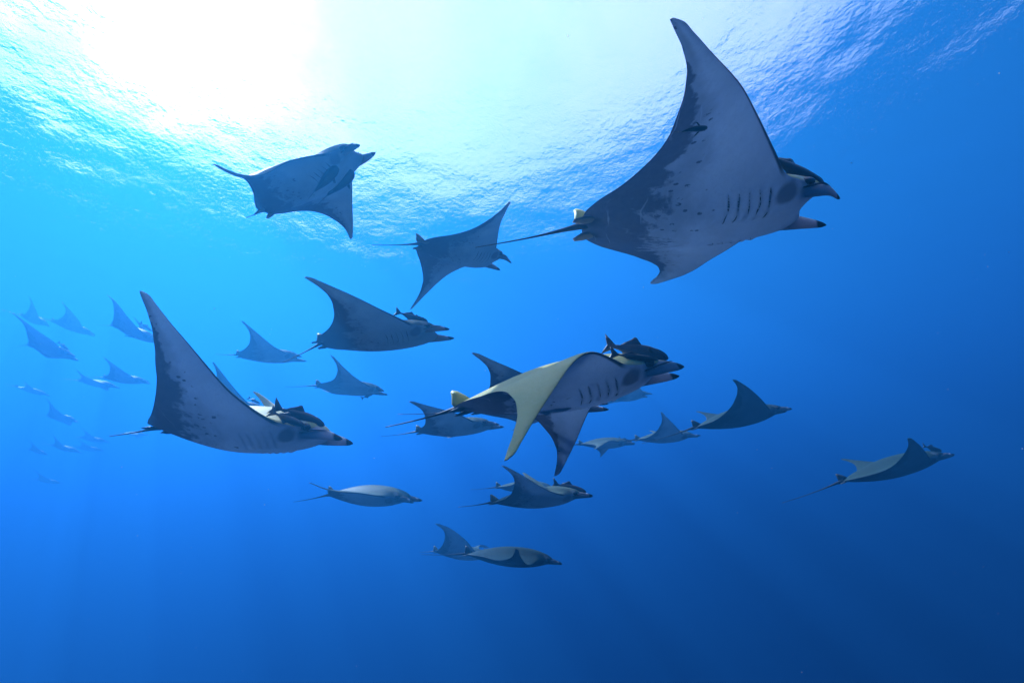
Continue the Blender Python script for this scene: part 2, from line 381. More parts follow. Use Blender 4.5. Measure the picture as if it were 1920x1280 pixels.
    'R29': dict(pos=[-22.192, 21.185, 6.708], R=[[0.8811, -0.4045, 0.2454], [0.3824, 0.9142, 0.1337], [-0.2785, -0.024, 0.9602]], ls=0.962, wr=[0.279, 0.519, 0.423, -0.076, -0.017, -0.227, -0.088], wl=[0.125, 0.233, 0.211, -0.038, -0.008, -0.093, -0.044], tail=[0.0, 0.0, 0.8], lobeR=[0.755, -0.112, -0.045], lobeL=[0.755, 0.112, -0.045], size=0.9),
    'R30': dict(pos=[-23.012, 23.349, 7.691], R=[[0.8495, -0.4876, 0.2013], [0.4991, 0.8665, -0.0075], [-0.1708, 0.1068, 0.9795]], ls=0.981, wr=[0.373, 0.432, 0.284, -0.031, -0.002, -0.1, -0.034], wl=[0.167, 0.193, 0.142, -0.015, -0.001, -0.041, -0.017], tail=[0.0, 0.0, 0.8], lobeR=[0.77, -0.112, -0.045], lobeL=[0.77, 0.112, -0.045], size=0.9),
    'R31': dict(pos=[-24.765, 22.295, 7.072], R=[[0.8843, -0.4176, 0.2091], [0.3338, 0.8784, 0.342], [-0.3265, -0.2327, 0.9161]], ls=0.989, wr=[0.363, 0.177, 0.07, -0.061, -0.061, 0.001, 0.001], wl=[0.163, 0.079, 0.035, -0.031, -0.031, 0.0, 0.0], tail=[0.0, 0.0, 0.8], lobeR=[0.776, -0.112, -0.045], lobeL=[0.776, 0.112, -0.045], size=0.63),
    'R32': dict(pos=[-28.653, 26.896, 6.608], R=[[0.8898, -0.4235, 0.1705], [0.4049, 0.9046, 0.1332], [-0.2106, -0.0495, 0.9763]], ls=0.984, wr=[0.438, 0.204, 0.078, -0.112, -0.112, 0.001, 0.001], wl=[0.196, 0.091, 0.039, -0.056, -0.056, 0.0, 0.001], tail=[0.0, 0.0, 0.8], lobeR=[0.772, -0.112, -0.045], lobeL=[0.772, 0.112, -0.045], size=0.9),
    'R33': dict(pos=[-22.117, 24.854, 8.208], R=[[0.946, -0.2698, 0.1796], [0.2953, 0.946, -0.1341], [-0.1338, 0.18, 0.9746]], ls=0.993, wr=[-0.127, -0.063, -0.028, 0.068, 0.068, -0.0, -0.0], wl=[-0.285, -0.141, -0.056, 0.136, 0.136, -0.001, -0.001], tail=[0.0, 0.0, 0.8], lobeR=[0.78, -0.112, -0.045], lobeL=[0.78, 0.112, -0.045], size=0.9),
    'R34': dict(pos=[-25.253, 25.469, 7.87], R=[[0.7937, -0.5873, 0.1586], [0.5975, 0.8017, -0.0214], [-0.1146, 0.1117, 0.9871]], ls=0.994, wr=[0.365, 0.209, 0.093, 0.003, 0.003, 0.001, 0.001], wl=[0.163, 0.094, 0.046, 0.001, 0.001, 0.0, 0.001], tail=[0.0, 0.0, 0.8], lobeR=[0.781, -0.112, -0.045], lobeL=[0.781, 0.112, -0.045], size=0.9),
}
REMS = {
    'm1': dict(wide=1.0, pect=0, nose=[1.6094, 1.8045, 1.4188], tail=[1.2996, 1.6984, 1.594], up=[0.0767, -0.0748, 0.9942], deep=1.15),
    'm2': dict(wide=1.1, pect=0, nose=[-1.177, 2.6366, 0.7724], tail=[-1.4158, 2.4775, 0.8863], up=[0.136, -0.0611, 0.9884], deep=1.35),
    'm2b': dict(wide=1.0, pect=0, nose=[-1.2244, 2.4955, 0.7417], tail=[-1.4214, 2.466, 0.8521], up=[0.136, -0.0611, 0.9884], deep=1.1),
    'm3': dict(wide=1.0, pect=1, nose=[0.8571, 2.4121, 0.8499], tail=[0.5167, 2.3849, 0.9757], up=[-0.0698, -0.1159, 0.9906], deep=1.5),
    'm3b': dict(wide=1.0, pect=0, nose=[0.7421, 2.2391, 0.787], tail=[0.5051, 2.2502, 0.8655], up=[-0.0698, -0.1159, 0.9906], deep=0.75),
    'm4': dict(wide=1.0, pect=1, nose=[0.2754, 2.4146, 0.6455], tail=[0.0266, 2.4341, 0.6642], up=[0.0698, 0.1159, -0.9906], deep=1.0),
    'm5': dict(wide=1.0, pect=1, nose=[-0.8413, 4.1786, 2.1989], tail=[-1.1607, 4.1114, 2.3208], up=[-0.0124, -0.0753, 0.9969], deep=1.0),
    'm6': dict(wide=1.0, pect=1, nose=[0.8676, 1.3371, 1.4034], tail=[0.7251, 1.2987, 1.3772], up=[0.452, 0.7454, 0.7851], deep=1.0),
    'm7': dict(wide=1.5, pect=1, nose=[-1.3444, 2.9685, 3.2053], tail=[-1.6668, 3.1926, 3.0981], up=[-0.3641, 0.7513, 0.7711], deep=1.0),
    'm8': dict(wide=1.5, pect=1, nose=[-1.2675, 3.1368, 3.2964], tail=[-1.6867, 3.4384, 3.2994], up=[-0.3416, 0.7549, 0.7636], deep=1.0),
    'm9': dict(wide=1.0, pect=1, nose=[-2.7665, 8.2883, 2.9613], tail=[-2.9718, 8.1737, 2.8454], up=[-0.0893, 0.0614, -0.9944], deep=1.0),
    'm10': dict(wide=1.0, pect=1, nose=[-10.0336, 10.6096, 6.1986], tail=[-10.2567, 10.5513, 6.2495], up=[0.369, 0.0997, 0.9243], deep=1.0),
    'm11': dict(wide=1.0, pect=1, nose=[-12.3091, 11.0848, 6.327], tail=[-12.56, 10.9511, 6.5474], up=[0.2013, 0.1909, 0.961], deep=1.0),
    'm12': dict(wide=1.0, pect=0, nose=[0.7628, 6.6371, 0.5519], tail=[0.3229, 6.6609, 0.7349], up=[0.0184, -0.0624, 0.9979], deep=1.2),
    'm13': dict(wide=1.0, pect=0, nose=[5.4996, 6.4044, 0.4998], tail=[5.2864, 6.3976, 0.6026], up=[-0.1443, 0.001, 0.9892], deep=1.5),
    'm14': dict(wide=1.0, pect=1, nose=[2.6946, 11.6477, 2.036], tail=[2.3918, 11.6875, 2.1764], up=[0.0895, -0.1144, 0.9894], deep=1.0),
    'm16': dict(wide=1.0, pect=1, nose=[-9.6739, 10.7155, 6.3591], tail=[-9.9809, 10.5857, 6.6302], up=[0.369, 0.0997, 0.9243], deep=1.0),
    'm17': dict(wide=1.0, pect=1, nose=[-5.1187, 8.5156, 3.1111], tail=[-5.3679, 8.4878, 3.2674], up=[0.0926, 0.2028, 0.9749], deep=1.0),
}


# ---------------------------------------------------------------- skins
def ray_skin(name, back_a, back_b, back_fleck, belly_a, belly_b, hind_a, hind_b, streak, glow):
    k = Nodes(name)
    at = k.n('ShaderNodeAttribute', attribute_name='rest'); rv = at.outputs['Vector']
    sp = k.n('ShaderNodeSeparateXYZ'); k.t.links.new(rv, sp.inputs[0])
    rx, ry, rf = sp.outputs
    ac = k.n('ShaderNodeAttribute', attribute_name='chord'); sc = k.n('ShaderNodeSeparateXYZ')
    k.t.links.new(ac.outputs['Vector'], sc.inputs[0])
    cu, cs = sc.outputs[0], sc.outputs[1]
    ay = k.math('ABSOLUTE', ry)
    # every ray has its own pattern: shift the noise by the object's random number
    oi = k.n('ShaderNodeObjectInfo')
    off = k.n('ShaderNodeVectorMath', operation='MULTIPLY_ADD')
    cmb = k.n('ShaderNodeCombineXYZ')
    for i in range(3):
        k.t.links.new(oi.outputs['Random'], cmb.inputs[i])
    flat = k.n('ShaderNodeCombineXYZ'); k.t.links.new(rx, flat.inputs[0]); k.t.links.new(ry, flat.inputs[1])
    off.inputs[1].default_value = (37, 53, 11)
    k.t.links.new(cmb.outputs[0], off.inputs[0]); k.t.links.new(flat.outputs[0], off.inputs[2])
    P = off.outputs[0]
    st = k.n('ShaderNodeMapping'); st.inputs['Scale'].default_value = (1, 2.0, 1)
    k.t.links.new(P, st.inputs['Vector'])
    n_big = k.noise(P, 4.0, 4.0, .6)
    n_streak = k.noise(st.outputs[0], 5.5, 5.0, .62, .3)
    n_fine = k.noise(P, 26.0, 4.0, .6)
    n_mott = k.noise(P, 70.0, 2.0, .5)
    # upper side: olive
    dors = k.mix(k.step(n_big, .3, .7), back_a, back_b)
    dors = k.mix(k.math('MULTIPLY', k.step(n_mott, .50, .75), .55), dors, back_fleck)
    vo = k.n('ShaderNodeTexVoronoi'); vo.inputs['Scale'].default_value = 34.0
    k.t.links.new(st.outputs[0], vo.inputs['Vector'])
    nick = k.math('MULTIPLY', k.step(vo.outputs['Distance'], .10, .05), k.step(n_big, .55, .62))
    dors = k.mix(k.math('MULTIPLY', nick, streak), dors, (.75, .72, .55))
    # lower side: pale with a dark ragged hind border and loose spots
    vent = k.mix(k.step(n_big, .3, .75), belly_a, belly_b)
    vent = k.mix(k.math('MULTIPLY', k.step(n_mott, .45, .75), .5), vent, belly_b)
    brd = k.math('MULTIPLY_ADD', k.math('SUBTRACT', n_streak, .5), .62, cu)
    brd = k.math('MULTIPLY_ADD', k.math('SUBTRACT', n_fine, .5), .22, brd)
    brd = k.math('MULTIPLY_ADD', k.step(cs, .60, .98), -.30, brd)
    dark = k.step(brd, .60, .76)
    sv = k.n('ShaderNodeTexVoronoi'); sv.inputs['Scale'].default_value = 17.0
    k.t.links.new(st.outputs[0], sv.inputs['Vector'])
    srad = k.math('MULTIPLY_ADD', n_big, .6, -.06)
    spot = k.math('MULTIPLY', k.step(k.math('SUBTRACT', sv.outputs['Distance'], srad), .04, -.04),
                  k.math('MULTIPLY', k.step(brd, .46, .53), k.step(n_fine, .38, .50)))
    smoke = k.math('MULTIPLY', k.step(k.math('MULTIPLY_ADD', k.math('SUBTRACT', n_big, .5), .8, cu), .36, .74), .42)
    dark = k.math('MAXIMUM', k.math('MAXIMUM', dark, spot), smoke)
    vent = k.mix(dark, vent, k.mix(n_fine, hind_a, hind_b))
    # scratches
    sw = k.n('ShaderNodeTexWave', wave_type='BANDS'); sw.inputs['Scale'].default_value = 3.0
    sw.inputs['Distortion'].default_value = 9.0; sw.inputs['Detail'].default_value = 3
    k.t.links.new(P, sw.inputs['Vector'])
    scr = k.math('MULTIPLY', k.step(sw.outputs['Fac'], .985, 1.0), k.step(n_big, .52, .66))
    vent = k.mix(k.math('MULTIPLY', scr, .35), vent, belly_a)
    # dark cheek behind the eye, on the shoulder
    ex = k.math('DIVIDE', k.math('SUBTRACT', rx, .430), .062); ey = k.math('DIVIDE', k.math('SUBTRACT', ay, .165), .038)
    er = k.math('SQRT', k.math('ADD', k.math('MULTIPLY', ex, ex), k.math('MULTIPLY', ey, ey)))
    er = k.math('MULTIPLY_ADD', k.math('SUBTRACT', n_fine, .5), .3, er)
    vent = k.mix(k.math('MULTIPLY', k.step(er, 1.15, .60), .85), vent, (.11, .11, .145))
    # dark line along the leading edge
    le = k.math('MULTIPLY', k.step(cu, .030, .012), k.step(cs, .20, .27))
    te = k.math('MULTIPLY', k.step(cu, .975, .992), k.step(cs, .20, .30))
    vent = k.mix(le, vent, (.012, .013, .018))
    vent = k.mix(k.math('MULTIPLY', te, .7), vent, (.02, .022, .03))
    side = k.step(rf, -.05, .35)
    col = k.mix(side, vent, dors)
    # pale streak over the eye
    hx = k.math('DIVIDE', k.math('SUBTRACT', rx, .515), .045); hy = k.math('DIVIDE', k.math('SUBTRACT', ay, .160), .020)
    hr = k.math('SQRT', k.math('ADD', k.math('MULTIPLY', hx, hx), k.math('MULTIPLY', hy, hy)))
    col = k.mix(k.math('MULTIPLY', k.step(hr, 1.1, .5), streak), col, (.80, .76, .66))
    k.put(k.bsdf.inputs['Base Color'], col)
    k.bsdf.inputs['Roughness'].default_value = .55
    k.bsdf.inputs['Specular IOR Level'].default_value = .25
    bu = k.n('ShaderNodeBump'); bu.inputs['Strength'].default_value = .35; bu.inputs['Distance'].default_value = .004
    k.t.links.new(n_mott, bu.inputs['Height']); k.t.links.new(bu.outputs[0], k.bsdf.inputs['Normal'])
    # thin flesh lets part of the sunlight through
    tl = k.n('ShaderNodeBsdfTranslucent')
    k.put(tl.inputs['Color'], k.mix(side, k.mix(.10, vent, (.48, .64, .92)), (.48, .64, .86)))
    mx = k.n('ShaderNodeMixShader'); k.put(mx.inputs[0], k.math('MULTIPLY_ADD', side, -glow * .72, glow))
    k.t.links.new(k.bsdf.outputs[0], mx.inputs[1]); k.t.links.new(tl.outputs[0], mx.inputs[2])
    k.t.links.new(mx.outputs[0], k.out.inputs['Surface'])
    return k.m


def plain(name, a, b, rough=.5, scale=22.0, spec=.3):
    k = Nodes(name)
    co = k.n('ShaderNodeTexCoord').outputs['Object']
    k.put(k.bsdf.inputs['Base Color'], k.mix(k.noise(co, scale, 4.0), a, b))
    k.bsdf.inputs['Roughness'].default_value = rough
    k.bsdf.inputs['Specular IOR Level'].default_value = spec
    return k.m


def lobe_skin(name, v):
    k = Nodes(name)
    sh = lambda c: tuple(x * v for x in c)
    at = k.n('ShaderNodeAttribute', attribute_name='rest')
    sp = k.n('ShaderNodeSeparateXYZ'); k.t.links.new(at.outputs['Vector'], sp.inputs[0])
    t, hh, ww = sp.outputs
    co = k.n('ShaderNodeTexCoord').outputs['Object']
    nz = k.noise(co, 30.0, 4.0)
    col = k.mix(nz, sh((.50, .45, .48)), sh((.68, .60, .62)))
    col = k.mix(k.math('MULTIPLY', k.step(hh, .55, .95), .7), col, sh((.42, .40, .20)))
    tt = k.math('MULTIPLY_ADD', k.math('SUBTRACT', nz, .5), .12, t)
    tt = k.math('MULTIPLY_ADD', hh, .03, tt)
    col = k.mix(k.math('MULTIPLY', k.step(tt, .68, .73), k.step(hh, .1, .8)), col, (.70, .70, .68))
    col = k.mix(k.step(tt, .80, .85), col, (.012, .013, .018))
    k.put(k.bsdf.inputs['Base Color'], col)
    k.bsdf.inputs['Roughness'].default_value = .45
    tl = k.n('ShaderNodeBsdfTranslucent'); k.put(tl.inputs['Color'], col)
    mx = k.n('ShaderNodeMixShader'); mx.inputs[0].default_value = .35 * v
    k.t.links.new(k.bsdf.outputs[0], mx.inputs[1]); k.t.links.new(tl.outputs[0], mx.inputs[2])
    k.t.links.new(mx.outputs[0], k.out.inputs['Surface'])
    return k.m


SKINS = {  # flash light on near rays put into lighter colours; far rays get darker copies
    'pale': ray_skin('flashlit_ray_skin', (.72, .60, .19), (.62, .53, .16), (.76, .66, .32), (.62, .69, .78), (.49, .55, .64), (.06, .066, .09), (.14, .145, .175), .55, .60),
    'grey': ray_skin('no_flash_ray_skin', (.125, .165, .085), (.095, .128, .066), (.17, .20, .12), (.29, .41, .47), (.22, .33, .40), (.05, .06, .075), (.09, .10, .12), .25, .52),
    'dark': ray_skin('no_flash_dark_ray_skin', (.024, .056, .030), (.018, .043, .024), (.04, .07, .045), (.13, .20, .25), (.10, .165, .21), (.04, .05, .065), (.08, .09, .11), .2, .18),
}
LOBES = {'pale': lobe_skin('flashlit_lobe_skin', 1.0), 'grey': lobe_skin('no_flash_lobe_skin', .45), 'dark': lobe_skin('no_flash_dark_lobe_skin', .38)}  # horns repeat the split: flash brightness in the near colour, darker copies beyond
OLIVE = {'pale': plain('flashlit_olive_fin', (.52, .48, .13), (.42, .39, .12)), 'grey': plain('no_flash_olive_fin', (.15, .165, .08), (.11, .12, .06)),  # near fins coloured brighter, as if caught by a flash
         'dark': plain('no_flash_dark_fin', (.03, .035, .03), (.05, .055, .045))}
GREY_FLAP = {'pale': plain('flashlit_flap', (.26, .25, .20), (.18, .17, .16)), 'grey': plain('no_flash_flap', (.20, .21, .18), (.14, .15, .15)),  # flaps follow the same painted flash brightness
             'dark': plain('no_flash_dark_flap', (.09, .10, .09), (.06, .07, .07))}
TAIL = plain('tail_skin', (.025, .028, .03), (.07, .07, .06))
EYE = plain('eye_dark', (.006, .006, .008), (.012, .012, .014), .12, 8.0, .6)
PALE = plain('pale_skin', (.66, .58, .60), (.55, .49, .52))
SLIT = plain('gill_dark', (.02, .022, .03), (.06, .06, .08))
REMORA = plain('remora_skin', (.010, .011, .014), (.028, .029, .032), .35, 9.0, .4)
REMORA_PALE = plain('pale_remora_skin', (.60, .52, .52), (.70, .62, .60), .5, 9.0)
REMORA_GREY = plain('grey_remora_skin', (.06, .065, .075), (.10, .10, .11), .5, 9.0)


# ---------------------------------------------------------------- builders
def loft(sections, n=12, cap=True):
    """sections: centre, across vector, up vector -> closed tube with rounded ends"""
    V = []; F = []
    for c, a, b in sections:
        for i in range(n):
            t = 2 * math.pi * i / n
            V.append(np.asarray(c) + math.cos(t) * np.asarray(a) + math.sin(t) * np.asarray(b))
    m = len(sections)
    for j in range(m - 1):
        for i in range(n):
            F.append((j * n + i, j * n + (i + 1) % n, (j + 1) * n + (i + 1) % n, (j + 1) * n + i))
    if cap:
        F.append(tuple(range(n))[::-1]); F.append(tuple(range((m - 1) * n, m * n)))
    return V, F


def blade(outline, axis, half):
    """fin: closed outline (points in order, first half leading, second trailing) thickened along axis"""
    P = np.array(outline, float); ax = np.array(axis, float)
    c = P.mean(0); n = len(P)
    V = list(P) + [c + ax * half] + [c - ax * half]
    inner = [c + (p - c) * .55 + ax * half * .8 for p in P]; inner2 = [c + (p - c) * .55 - ax * half * .8 for p in P]
    V += inner + inner2
    F = []
    a0, b0 = n + 2, 2 * n + 2
    for i in range(n):
        j = (i + 1) % n
        F.append((i, j, a0 + j, a0 + i)); F.append((a0 + i, a0 + j, n))
        F.append((j, i, b0 + i, b0 + j)); F.append((b0 + j, b0 + i, n + 1))
    return V, F


def curve_pts(pts, n):
    """smooth line through points"""
    P = np.array(pts, float); t = np.linspace(0, 1, len(P)); q = np.linspace(0, 1, n)
    return np.stack([pchip(t, P[:, i])(q) for i in range(P.shape[1])], -1)


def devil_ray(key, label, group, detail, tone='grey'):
    d = RAYS[key]
    size = B * d.get('size', 1.0)
    ls = d['ls']
    root = bpy.data.objects.new('devil_ray', None)
    COL.objects.link(root)
    R = Matrix(d['R'])
    root.matrix_world = Matrix.Translation(d['pos']) @ R.to_4x4() @ Matrix.Scale(size, 4)
    root.empty_display_size = .2
    root['label'] = label; root['category'] = 'ray'; root['group'] = group
    ns, nu = {3: (130, 100), 2: (70, 24), 1: (40, 14)}[detail]
    V, F, rest, chord = disc(d, ns, nu, detail == 3)
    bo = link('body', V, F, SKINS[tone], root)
    attr(bo, 'rest', rest); attr(bo, 'chord', chord)
    fix_normals(bo)
    wr, wl = wing_curve(d['wr']), wing_curve(d['wl'])
    # cephalic fins: curved horns in front of the mouth
    for sd, nm in ((-1, 'lobeR'), (1, 'lobeL')):
        tip = np.array(d[nm]); base = np.array([.50 * ls, .125 * sd, -.005])
        mid = np.array([.635 * ls, .135 * sd, -.022]) * .75 + .25 * (base + tip) / 2
        if mid[0] > tip[0] - .04:
            mid = (base + tip) / 2 + np.array([0, .012 * sd, 0])
        C = curve_pts([base, mid, tip], 15)
        secs = []; rest = []
        hs = pchip([0, .25, .5, .75, .92, 1], [.050, .044, .035, .024, .014, .003])
        ws = pchip([0, .25, .5, .75, .92, 1], [.030, .025, .019, .014, .010, .003])
        T = np.linspace(0, 1, 15)
        for t, c in zip(T, C):
            h = float(hs(t)); w = float(ws(t))
            secs.append((c, (0, w, 0), (0, -.12 * sd * h, h)))
            for i in range(12):
                a = 2 * math.pi * i / 12
                rest.append((t, math.sin(a), math.cos(a)))
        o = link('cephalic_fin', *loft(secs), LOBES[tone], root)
        attr(o, 'rest', rest); fix_normals(o)
    # eyes
    if detail >= 2:
        for sd in (-1, 1):
            c = np.array([.545 * ls, .158 * sd, .004])
            secs = []
            for q in np.linspace(-1, 1, 9):
                r = math.sqrt(max(0, 1 - q * q)) + .02
                secs.append((c + np.array([0, q * .018, 0]), (.033 * r, 0, 0), (0, 0, .021 * r)))
            o = link('eye', *loft(secs, 14), EYE, root); fix_normals(o)
    # crease between the head and the horn, running back under the eye
    if detail >= 2:
        for sd, nm in ((-1, 'lobeR'), (1, 'lobeL')):
            tip = np.array(d[nm])
            C = curve_pts([(.49 * ls, .158 * sd, -.030), (.55 * ls, .166 * sd, -.024), (.61 * ls, .158 * sd, -.012), tuple(np.array([.61 * ls, .150 * sd, .004]) * .45 + tip * .55 + np.array([0, .006 * sd, .018]))], 12)
            secs = [(c, (0, .006 * q, 0), (0, 0, .0035 * q)) for c, q in zip(C, [.3, .7, 1, 1, 1, 1, 1, 1, 1, .9, .6, .3])]
            o = link('mouth_crease', *loft(secs, 6), SLIT, root); fix_normals(o)
    # tail
    yw, pt_, ln = d['tail']
    dr = np.array([-math.cos(yw) * math.cos(pt_), math.sin(yw) * math.cos(pt_), math.sin(pt_)])
    tb = np.array([-.53 * ls, 0, .01])
    secs = []
    n_t = 14 if detail > 1 else 8
    up = np.cross(dr, [0, 1, 0]); up /= np.linalg.norm(up); rt = np.cross(up, dr)
    for t in np.linspace(0, 1, n_t):
        r = .018 * (1 - t)**5 + .0022 + .0035 * (1 - t)
        c = tb + dr * (ln + .06) * t + np.array([0, 0, -.018]) * math.sin(math.pi * t) * ln
        secs.append((c, rt * r, up * r))
    o = link('tail', *loft(secs, 8), TAIL, root); fix_normals(o)
    # dorsal fin
    x0 = -.47 * ls
    out = [(x0, 0, .035), (x0 - .035, 0, .068), (x0 - .075, 0, .100), (x0 - .102, 0, .110), (x0 - .114, 0, .102),
           (x0 - .112, 0, .075), (x0 - .118, 0, .035), (x0 - .10, 0, .005), (x0 - .04, 0, .005)]
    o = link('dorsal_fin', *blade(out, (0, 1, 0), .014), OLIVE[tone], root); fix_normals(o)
    # pelvic fins
    for sd in (-1, 1):
        out = [(-.44 * ls, .075 * sd, -.010), (-.50 * ls, .098 * sd, -.012), (-.56 * ls, .108 * sd, -.016), (-.605 * ls, .100 * sd, -.020),
               (-.615 * ls, .072 * sd, -.020), (-.565 * ls, .040 * sd, -.012), (-.48 * ls, .03 * sd, -.006)]
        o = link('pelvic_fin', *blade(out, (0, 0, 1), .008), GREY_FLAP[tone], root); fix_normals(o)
    # gill slits: five dark openings behind the raised folds on each side of the throat
    if detail == 3 or key in ('R4', 'R5', 'R6'):
        for sd, w in ((-1, wr), (1, wl)):
            for i in range(5):
                V = []; F = []
                for q in np.linspace(0, 1, 13):
                    s = .082 + .122 * q
                    bow = .013 * math.sin(math.pi * q)
                    wd = (.0028 + (.006 * math.exp(-((q - .72) / .16)**2) if i in (0, 3, 4) else .0008)) * math.sin(math.pi * (.06 + .88 * q))**.6
                    for dx, h in ((.0008, .0015), (-wd * .5, .0016), (-wd, .0004)):
                        x = .385 - GILL_PITCH * (i + .93) + bow + dx + .0015 * math.sin(9 * q + 2 * i)
                        le, te = float(XLE(s)), float(XTE(s))
                        t = float(thick(s, np.array([(le - x) / (le - te)]), False)[0])
                        hh = float(gill_relief(np.array([x]), np.array([s]))[0]) if detail == 3 else 0
                        V.append(place(w, sd, np.array([s]), np.array([x]), np.array([-(t + max(h, hh + h * .6))]), ls)[0])
                for p in range(12):
                    for r in range(2):
                        F.append((p * 3 + r, p * 3 + r + 1, p * 3 + 3 + r + 1, p * 3 + 3 + r))
                o = link('gill_slit', V, F, SLIT, root)
                if sd > 0:
                    o.data.flip_normals()
    return root


def remora(key, label, group, skin, detail=2):
    d = REMS[key]
    nose, tail = Vector(d['nose']), Vector(d['tail'])
    L = (nose - tail).length
    f = (nose - tail).normalized()
    up = Vector(d['up']); l = up.cross(f).normalized(); u = f.cross(l)
    root = bpy.data.objects.new('remora', None)
    COL.objects.link(root)
    M = Matrix((f, l, u)).transposed().to_4x4()
    root.matrix_world = Matrix.Translation(tail) @ M @ Matrix.Scale(L, 4)
    root.empty_display_size = .2
    root['label'] = label; root['category'] = 'fish'; root['group'] = group
    dp = d.get('deep', 1.0); wd = d.get('wide', 1.0)
    T = [0, .012, .05, .12, .22, .34, .46, .58, .68, .76, .83]
    W = pchip(T, [.012, .030, .050, .066, .074, .072, .062, .047, .031, .019, .010])
    Z = pchip(T, [.006, .016, .034, .056, .076, .086, .082, .066, .045, .029, .022])
    bend = rng.normal(0, .03)
    secs = []
    ctr = lambda t: (1 - t, bend * (t - .3) * abs(t - .3) * 4, .012 - .02 * t)
    for t in np.concatenate([[0, .006, .015, .03], np.linspace(.06, .83, 16 if detail > 1 else 9)]):
        secs.append((ctr(t), (0, float(W(t)) * wd, 0), (0, 0, float(Z(t)) * dp)))
    o = link('body', *loft(secs, 14 if detail > 1 else 9), skin, root); fix_normals(o)
    cx, cy, cz = ctr(.80)
    out = [(.23, 0, .014), (.16, 0, .035), (.06, 0, .112), (-.02, 0, .172), (.000, 0, .098), (.040, 0, .0), (.000, 0, -.098),
           (-.02, 0, -.166), (.06, 0, -.108), (.16, 0, -.035), (.23, 0, -.014)]
    o = link('tail_fin', *blade([(x, y + cy, z + cz) for x, y, z in out], (0, 1, 0), .008), skin, root); fix_normals(o)
    for nm, sg in (('dorsal_fin', 1), ('anal_fin', -1)):
        out = [(.60, 0, .060), (.53, 0, .115), (.475, 0, .158), (.44, 0, .160), (.39, 0, .120), (.30, 0, .070), (.24, 0, .028), (.36, 0, .03), (.50, 0, .03)]
        o = link(nm, *blade([(x, ctr(1 - x)[1], z * sg * dp * (.92 if sg > 0 else .8) + .004) for x, y, z in out], (0, 1, 0), .008), skin, root)
        fix_normals(o)
    if detail > 1:
        for sd in (-1, 1) if d.get('pect', 1) else ():
            out = [(.77, .060 * sd, .01), (.74, .10 * sd, .022), (.68, .16 * sd, .04), (.635, .185 * sd, .05), (.63, .15 * sd, .035), (.67, .09 * sd, .012), (.71, .062 * sd, 0)]
            o = link('pectoral_fin', *blade(out, (0, 0, 1), .007), skin, root); fix_normals(o)
            c = np.array([.915, .050 * sd * wd, .008])
            se = [(c + np.array([0, q * .010, 0]), (.013 * (math.sqrt(max(0, 1 - q * q)) + .02), 0, 0), (0, 0, .013 * (math.sqrt(max(0, 1 - q * q)) + .02))) for q in np.linspace(-1, 1, 7)]
            o = link('eye', *loft(se, 10), EYE, root); fix_normals(o)
        # ridged sucker on the crown
        secs = []
        n_r = 33
        for i, t in enumerate(np.linspace(.015, .215, n_r)):
            w = .050 * math.sqrt(max(.02, 1 - ((t - .115) / .102)**2))
            h = .007 + (.004 if i % 3 == 1 else 0)
            c = ctr(t); secs.append(((c[0], c[1], c[2] + float(Z(t)) * dp * .86), (0, w, 0), (0, 0, h + float(Z(t)) * dp * .10)))
        o = link('sucker', *loft(secs, 12), skin, root); fix_normals(o)
    return root


# ---------------------------------------------------------------- drifting plankton specks
def plankton():
    V = []; F = []
    for i in range(800):
        d = rng.uniform(1.6, 9.0)
        c = np.array(CAM_R @ Vector((rng.uniform(-1.4, 1.4) * d, rng.uniform(-1.0, 1.0) * d, -d)))
        r = rng.uniform(.0007, .0022) * (1 if rng.random() < .85 else 1.8)
        b = len(V)
        ax = rng.normal(size=(3, 3)); ax /= np.linalg.norm(ax, axis=1)[:, None]
        for q in (1, -1):
            for a_, s_ in zip(ax, (1, .8, 1.5)):
                V.append(c + a_ * r * s_ * q)
        for f in ((0, 1, 2), (0, 2, 4), (0, 4, 5), (0, 5, 1), (3, 2, 1), (3, 4, 2), (3, 5, 4), (3, 1, 5)):
            F.append(tuple(b + j for j in f))
    o = link('plankton', V, F, plain('plankton_specks', (.8, .78, .7), (.6, .6, .55)))
    o['kind'] = 'stuff'


plankton()

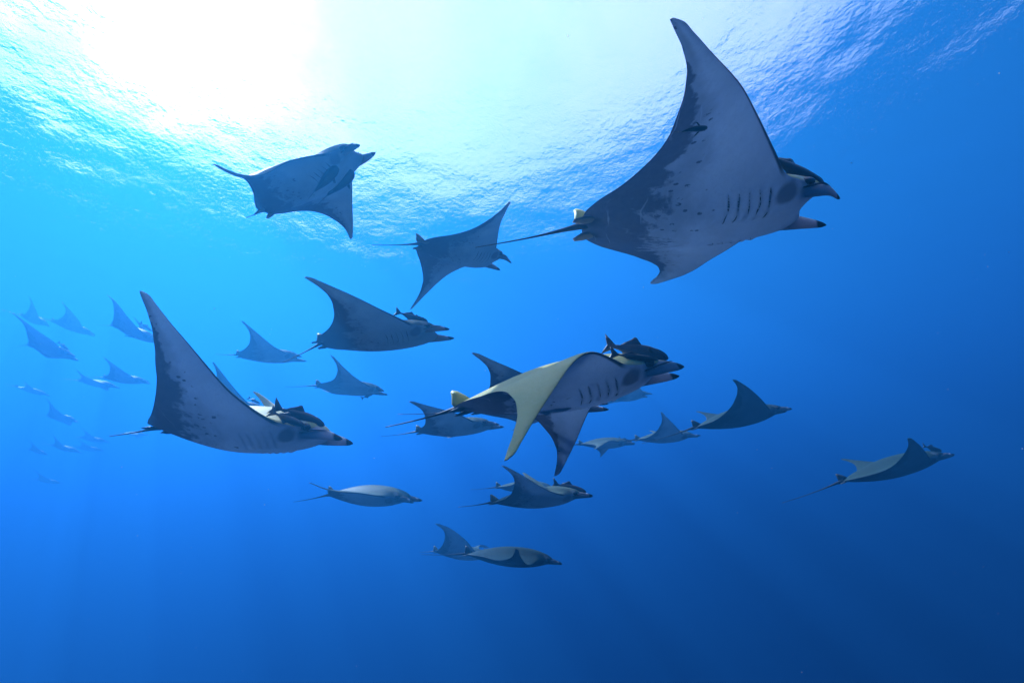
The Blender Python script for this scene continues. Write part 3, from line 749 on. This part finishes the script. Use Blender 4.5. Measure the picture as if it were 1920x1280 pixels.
# ---------------------------------------------------------------- the school
SCHOOL = 'devil rays of the school'
FAINT = 'faint devil rays far off on the left'
for args in [
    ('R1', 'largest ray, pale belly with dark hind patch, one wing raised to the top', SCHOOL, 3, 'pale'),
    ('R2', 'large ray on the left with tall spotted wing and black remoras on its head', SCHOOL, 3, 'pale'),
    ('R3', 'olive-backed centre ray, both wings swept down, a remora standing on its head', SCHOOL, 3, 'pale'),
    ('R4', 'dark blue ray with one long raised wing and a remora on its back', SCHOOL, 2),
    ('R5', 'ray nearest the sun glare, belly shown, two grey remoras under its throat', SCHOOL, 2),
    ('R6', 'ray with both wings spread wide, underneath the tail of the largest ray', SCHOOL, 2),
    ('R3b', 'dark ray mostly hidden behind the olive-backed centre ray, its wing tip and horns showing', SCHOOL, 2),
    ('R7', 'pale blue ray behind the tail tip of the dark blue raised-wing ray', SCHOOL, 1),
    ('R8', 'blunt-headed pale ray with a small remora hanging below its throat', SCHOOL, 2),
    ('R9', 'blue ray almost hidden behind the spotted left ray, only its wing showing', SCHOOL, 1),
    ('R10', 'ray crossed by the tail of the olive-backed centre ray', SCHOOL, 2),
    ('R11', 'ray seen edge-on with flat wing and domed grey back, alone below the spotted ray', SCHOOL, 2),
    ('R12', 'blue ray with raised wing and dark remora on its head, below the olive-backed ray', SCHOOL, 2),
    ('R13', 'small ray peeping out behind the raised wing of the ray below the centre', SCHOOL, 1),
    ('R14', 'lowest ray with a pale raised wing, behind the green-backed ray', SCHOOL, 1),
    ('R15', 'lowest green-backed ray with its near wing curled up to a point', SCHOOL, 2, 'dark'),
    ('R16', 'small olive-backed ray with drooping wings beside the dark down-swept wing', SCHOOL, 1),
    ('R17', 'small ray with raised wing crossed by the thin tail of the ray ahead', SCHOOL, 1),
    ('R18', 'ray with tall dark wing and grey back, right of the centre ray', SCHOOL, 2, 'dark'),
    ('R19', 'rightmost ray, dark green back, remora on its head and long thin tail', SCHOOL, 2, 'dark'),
    ('R20', 'pale blue ray partly hidden below the open mouth of the centre ray', SCHOOL, 1),
    ('R21', 'darkest of the far-left rays, pointed wing and a remora on its back', SCHOOL, 1),
    ('R22', 'faint upright-winged ray above the darkest far-left ray', SCHOOL, 1),
    ('R23', 'faint broad-winged ray at the top of the far-left group', SCHOOL, 1),
    ('R24', 'blue ray whose head passes behind the tall spotted wing, small fish below it', SCHOOL, 1),
    ('R25', 'far-left blue ray overlapping the tail of a lower flat ray', SCHOOL, 1),
    ('R26', 'far-left flat ray with thin lifted wing tip and drooping fin', SCHOOL, 1),
    ('R27', 'uppermost of the faint hazy rays below the far-left group', FAINT, 1),
    ('R28', 'second faint hazy ray down, with a paler back', FAINT, 1),
    ('R30', 'faint hazy ray at the right end of the descending line', FAINT, 1),
    ('R34', 'faint hazy ray tucked just below the right end of the line', FAINT, 1),
    ('R29', 'faint hazy ray in the middle of the bottom cluster', FAINT, 1),
    ('R31', 'palest hazy ray at the left edge of the bottom cluster', FAINT, 1),
    ('R32', 'lowest hazy ray, alone beneath the far-left clusters', FAINT, 1),
    ('R33', 'hazy ray under the thin tail of the spotted ray', FAINT, 1),
]:
    devil_ray(*args)

RIDERS = 'remoras travelling with the rays'
for args in [
    ('m1', 'glossy black remora on the head of the largest ray', RIDERS, REMORA),
    ('m2', 'big black remora on the head of the spotted left ray', RIDERS, REMORA),
    ('m2b', 'smaller black remora below the big one on the spotted left ray', RIDERS, REMORA),
    ('m3', 'dark remora with upright tail standing on the olive-backed ray', RIDERS, REMORA_GREY),
    ('m3b', 'black remora lying flat beneath the upright-tailed one on the centre ray', RIDERS, REMORA),
    ('m4', 'remora tucked under the belly of the olive-backed centre ray', RIDERS, REMORA_PALE),
    ('m5', 'dark remora on the back of the dark blue raised-wing ray', RIDERS, REMORA),
    ('m6', 'tiny black remora flat against the dark wing patch of the largest ray', RIDERS, REMORA),
    ('m7', 'upper grey remora under the throat of the ray nearest the sun glare', RIDERS, REMORA),
    ('m8', 'lower grey remora beside the down-turned wing of the ray nearest the sun glare', RIDERS, REMORA),
    ('m9', 'remora hanging below the blunt-headed pale ray', RIDERS, REMORA_GREY, 1),
    ('m10', 'small fish swimming free below the far-left ray behind the spotted wing', RIDERS, REMORA_GREY, 1),
    ('m11', 'remora on the back of the darkest far-left ray', RIDERS, REMORA, 1),
    ('m12', 'dark remora on the head of the ray below the centre', RIDERS, REMORA),
    ('m13', 'dark remora on the head of the rightmost ray', RIDERS, REMORA),
    ('m14', 'remora on the head of the small drooping-winged ray', RIDERS, REMORA, 1),
    ('m16', 'remora on the back of the ray passing behind the spotted wing', RIDERS, REMORA, 1),
    ('m17', 'remora on the ray almost hidden behind the spotted left ray', RIDERS, REMORA, 1),
]:
    remora(*args)
